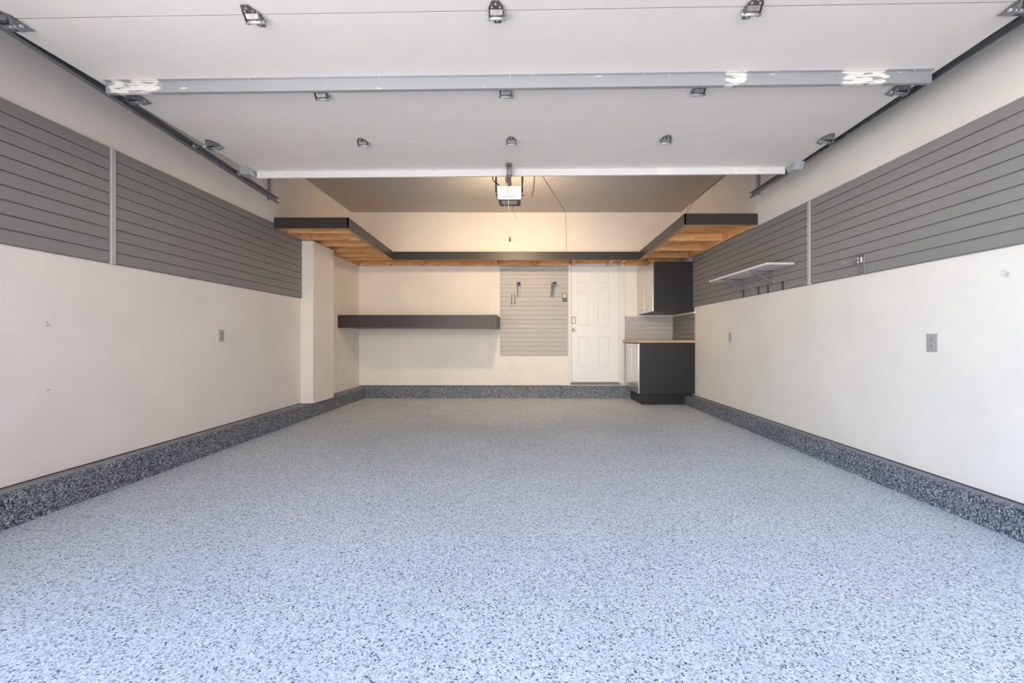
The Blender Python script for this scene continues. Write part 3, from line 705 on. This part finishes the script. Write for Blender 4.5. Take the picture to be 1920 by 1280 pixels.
# ------------------------------------------------------------------ opener with lamp
OX, OY = -.173, 4.50
op = thing('garage_door_opener', 'charcoal garage door opener with lit lamp cover hanging from the ceiling', 'opener', (OX, OY+.15, Z(1.51)))
part('housing', MB().prism([(OX-.125, OY+.012, Z(1.512)), (OX+.125, OY+.012, Z(1.512)), (OX+.118, OY+.235, Z(1.512)), (OX-.118, OY+.235, Z(1.512))], (0, 0, .145), .008), M['darkp'], op)
part('label_plate', MB().box((OX-.086, OY+.045, Z(1.5105)), (OX+.080, OY+.155, Z(1.5125))), M['label'], op)
part('caution_label', MB().box((OX+.048, OY+.06, Z(1.5095)), (OX+.075, OY+.14, Z(1.511))), M['socket'], op)
part('learn_button', MB().cyl((OX-.055, OY+.19, Z(1.512)), (OX-.055, OY+.19, Z(1.507)), .010, 10), M['label'], op)
for yy, sg in ((OY, 1), (OY+.250, -1)):
    ks = 1.0 if sg > 0 else .84
    bm = bmesh.new(); rings = []
    for zz, hw_, dep in ((1.517, .118, .0), (1.53, .124, -.012), (1.60, .127, -.018), (1.645, .128, -.014), (1.66, .133, 0)):
        hw_ *= ks; zz = zz if sg > 0 else 1.545+(zz-1.517)*.6
        rings.append([bm.verts.new((OX-hw_, yy+sg*.012, Z(zz)))]+[bm.verts.new((OX+hw_*math.sin(a)*1.0, yy+sg*(dep-.010*math.cos(a)), Z(zz)+(-.006*math.cos(a) if zz > 1.65 else 0))) for a in [(-1+k/4)*PI/2*.98 for k in range(9)]]+[bm.verts.new((OX+hw_, yy+sg*.012, Z(zz)))])
    for i in range(4):
        for k in range(10):
            f = bm.faces.new([rings[i][k], rings[i][k+1], rings[i+1][k+1], rings[i+1][k]]); f.smooth = True
    bm.faces.new(rings[0]); bm.faces.new(rings[4][::-1])
    m = MB(); m.bm.free(); m.bm = bm
    le = part('lamp_cover', m, M['lens'], op)
    vm = MB()
    for k in range(8):
        if k in (3,): continue
        x = OX-.065+.0185*k; vm.box((x-.0035, yy-sg*.030, Z(1.526)), (x+.0035, yy-sg*.016, Z(1.542)))
    part('vent_slot', vm, M['label'], le)
    if sg > 0: continue
    ld = bpy.data.lights.new('opener_bulb', 'AREA'); ld.shape = 'RECTANGLE'; ld.size = .22; ld.size_y = .12
    ld.energy = LAMP_W*(1.0 if sg < 0 else .03); ld.spread = math.radians(170); ld.color = (1.0, .74, .46)
    lo = bpy.data.objects.new('opener_bulb', ld); COL.objects.link(lo); lo.parent = op
    lo.location = Vector((OX, yy-sg*.045, Z(1.59)))-ORG[op.name]
    lo.rotation_euler = (math.radians(84), 0, 0 if sg < 0 else PI)
part('opener_rail', MB().box((OX-.022, 1.2, Z(1.668)), (OX+.022, OY+.03, Z(1.671))).box((OX-.022, 1.2, Z(1.671)), (OX-.019, OY+.03, Z(1.700))).box((OX+.019, 1.2, Z(1.671)), (OX+.022, OY+.03, Z(1.700))), M['rail'], op)
part('trolley', MB().box((OX-.03, 3.88, Z(1.640)), (OX+.03, 4.02, Z(1.668)), .004), M['blackp'], op)
part('door_arm', MB().prism([(OX-.006, 3.615, Z(1.424)), (OX-.006, 3.615, Z(1.404)), (OX-.006, 3.775, Z(1.418)), (OX-.006, 3.965, Z(1.632)), (OX-.006, 3.945, Z(1.642)), (OX-.006, 3.76, Z(1.436))], (.012, 0, 0)), M['galv'], op)
for x in (OX-.145, OX+.145):
    part('hanger_strap', MB().box((x-.001, OY+.10, Z(1.56)), (x+.002, OY+.135, ZC)).box((x-.016, OY+.10, Z(1.62)), (x+.001, OY+.103, ZC)), M['darkgalv'], op)
    part('mounting_bolt', MB().cyl((x-.012, OY+.12, Z(1.60)), (x+.012, OY+.12, Z(1.60)), .008, 8), M['nickel'], op)
part('power_cord', MB().tube(spline([(OX-.09, OY+.09, Z(1.66)), (OX-.13, OY+.06, Z(1.70)), (OX-.175, OY+.03, Z(1.73)), (OX-.18, OY+.05, Z(1.80)), (OX-.12, OY+.16, Z(1.86)), (OX-.10, OY+.3, Z(2.0)), (OX-.10, OY+.4, ZC)], 6), .0055, 8), M['blackp'], op)
cy = 3.95
part('release_cord', MB().tube([(OX+.012, cy, Z(1.64)), (OX+.014, cy, Z(1.2)), (OX+.026, cy, Z(.965))], .0034, 6), M['cord'], op)
part('cord_grip', MB().cyl((OX+.026, cy, Z(.972)), (OX+.026, cy, Z(.95)), .004, 10, .009).cyl((OX+.026, cy, Z(.95)), (OX+.026, cy, Z(.928)), .009, 10, .008), M['handle'], op)
part('antenna_wire', MB().tube(spline([(OX+.035, OY+.18, Z(1.512)), (OX+.033, OY+.18, Z(1.47)), (OX+.042, OY+.18, Z(1.43)), (OX+.072, OY+.18, Z(1.36))], 5), .0018, 6), M['blackp'], op)
# low-voltage wires stapled to the ceiling and walls
single('control_wire', MB().tube([(OX+.135, OY+.27, Z(1.70)), (OX+.16, OY+.34, Z(1.95)), (0, 4.95, ZC-.006), (.225, 5.43, ZC-.006), (.45, 6.20, ZC-.006), (.67, YU-.012, ZC-.006), (.68, YU-.006, ZC-.014), (.68, YU-.006, Z(1.9)), (.69, YU-.006, Z(1.44))], .003, 6), M['bracket'],
       'thin grey wire stapled across the ceiling and down the bulkhead', 'wire', (.4, 6.0, ZC-.01))
single('ceiling_cable', MB().tube(spline([(.125, 5.2, ZC-.004), (.117, 5.5, ZC-.01), (.112, 5.9, ZC-.014), (.095, 6.2, ZC-.004)], 6), .004, 6), M['darkp'],
       'short dark cable running along the ceiling right of the opener', 'cable', (.11, 5.7, ZC-.01))
single('sensor_wire', MB().tube(spline([(XR-.006, 4.0, ZC-.008), (XR-.006, 5.4, ZC-.006), (XR-.006, 6.35, ZC-.01), (XR-.006, 6.5, ZC-.05), (XR-.006, 6.72, ZC-.10), (XR-.006, 6.80, ZC-.13)], 6), .0026, 6), M['darkp'],
       'thin dark wire along the top of the right wall, drooping near the corner', 'wire', (XR-.01, 6.0, ZC-.02))
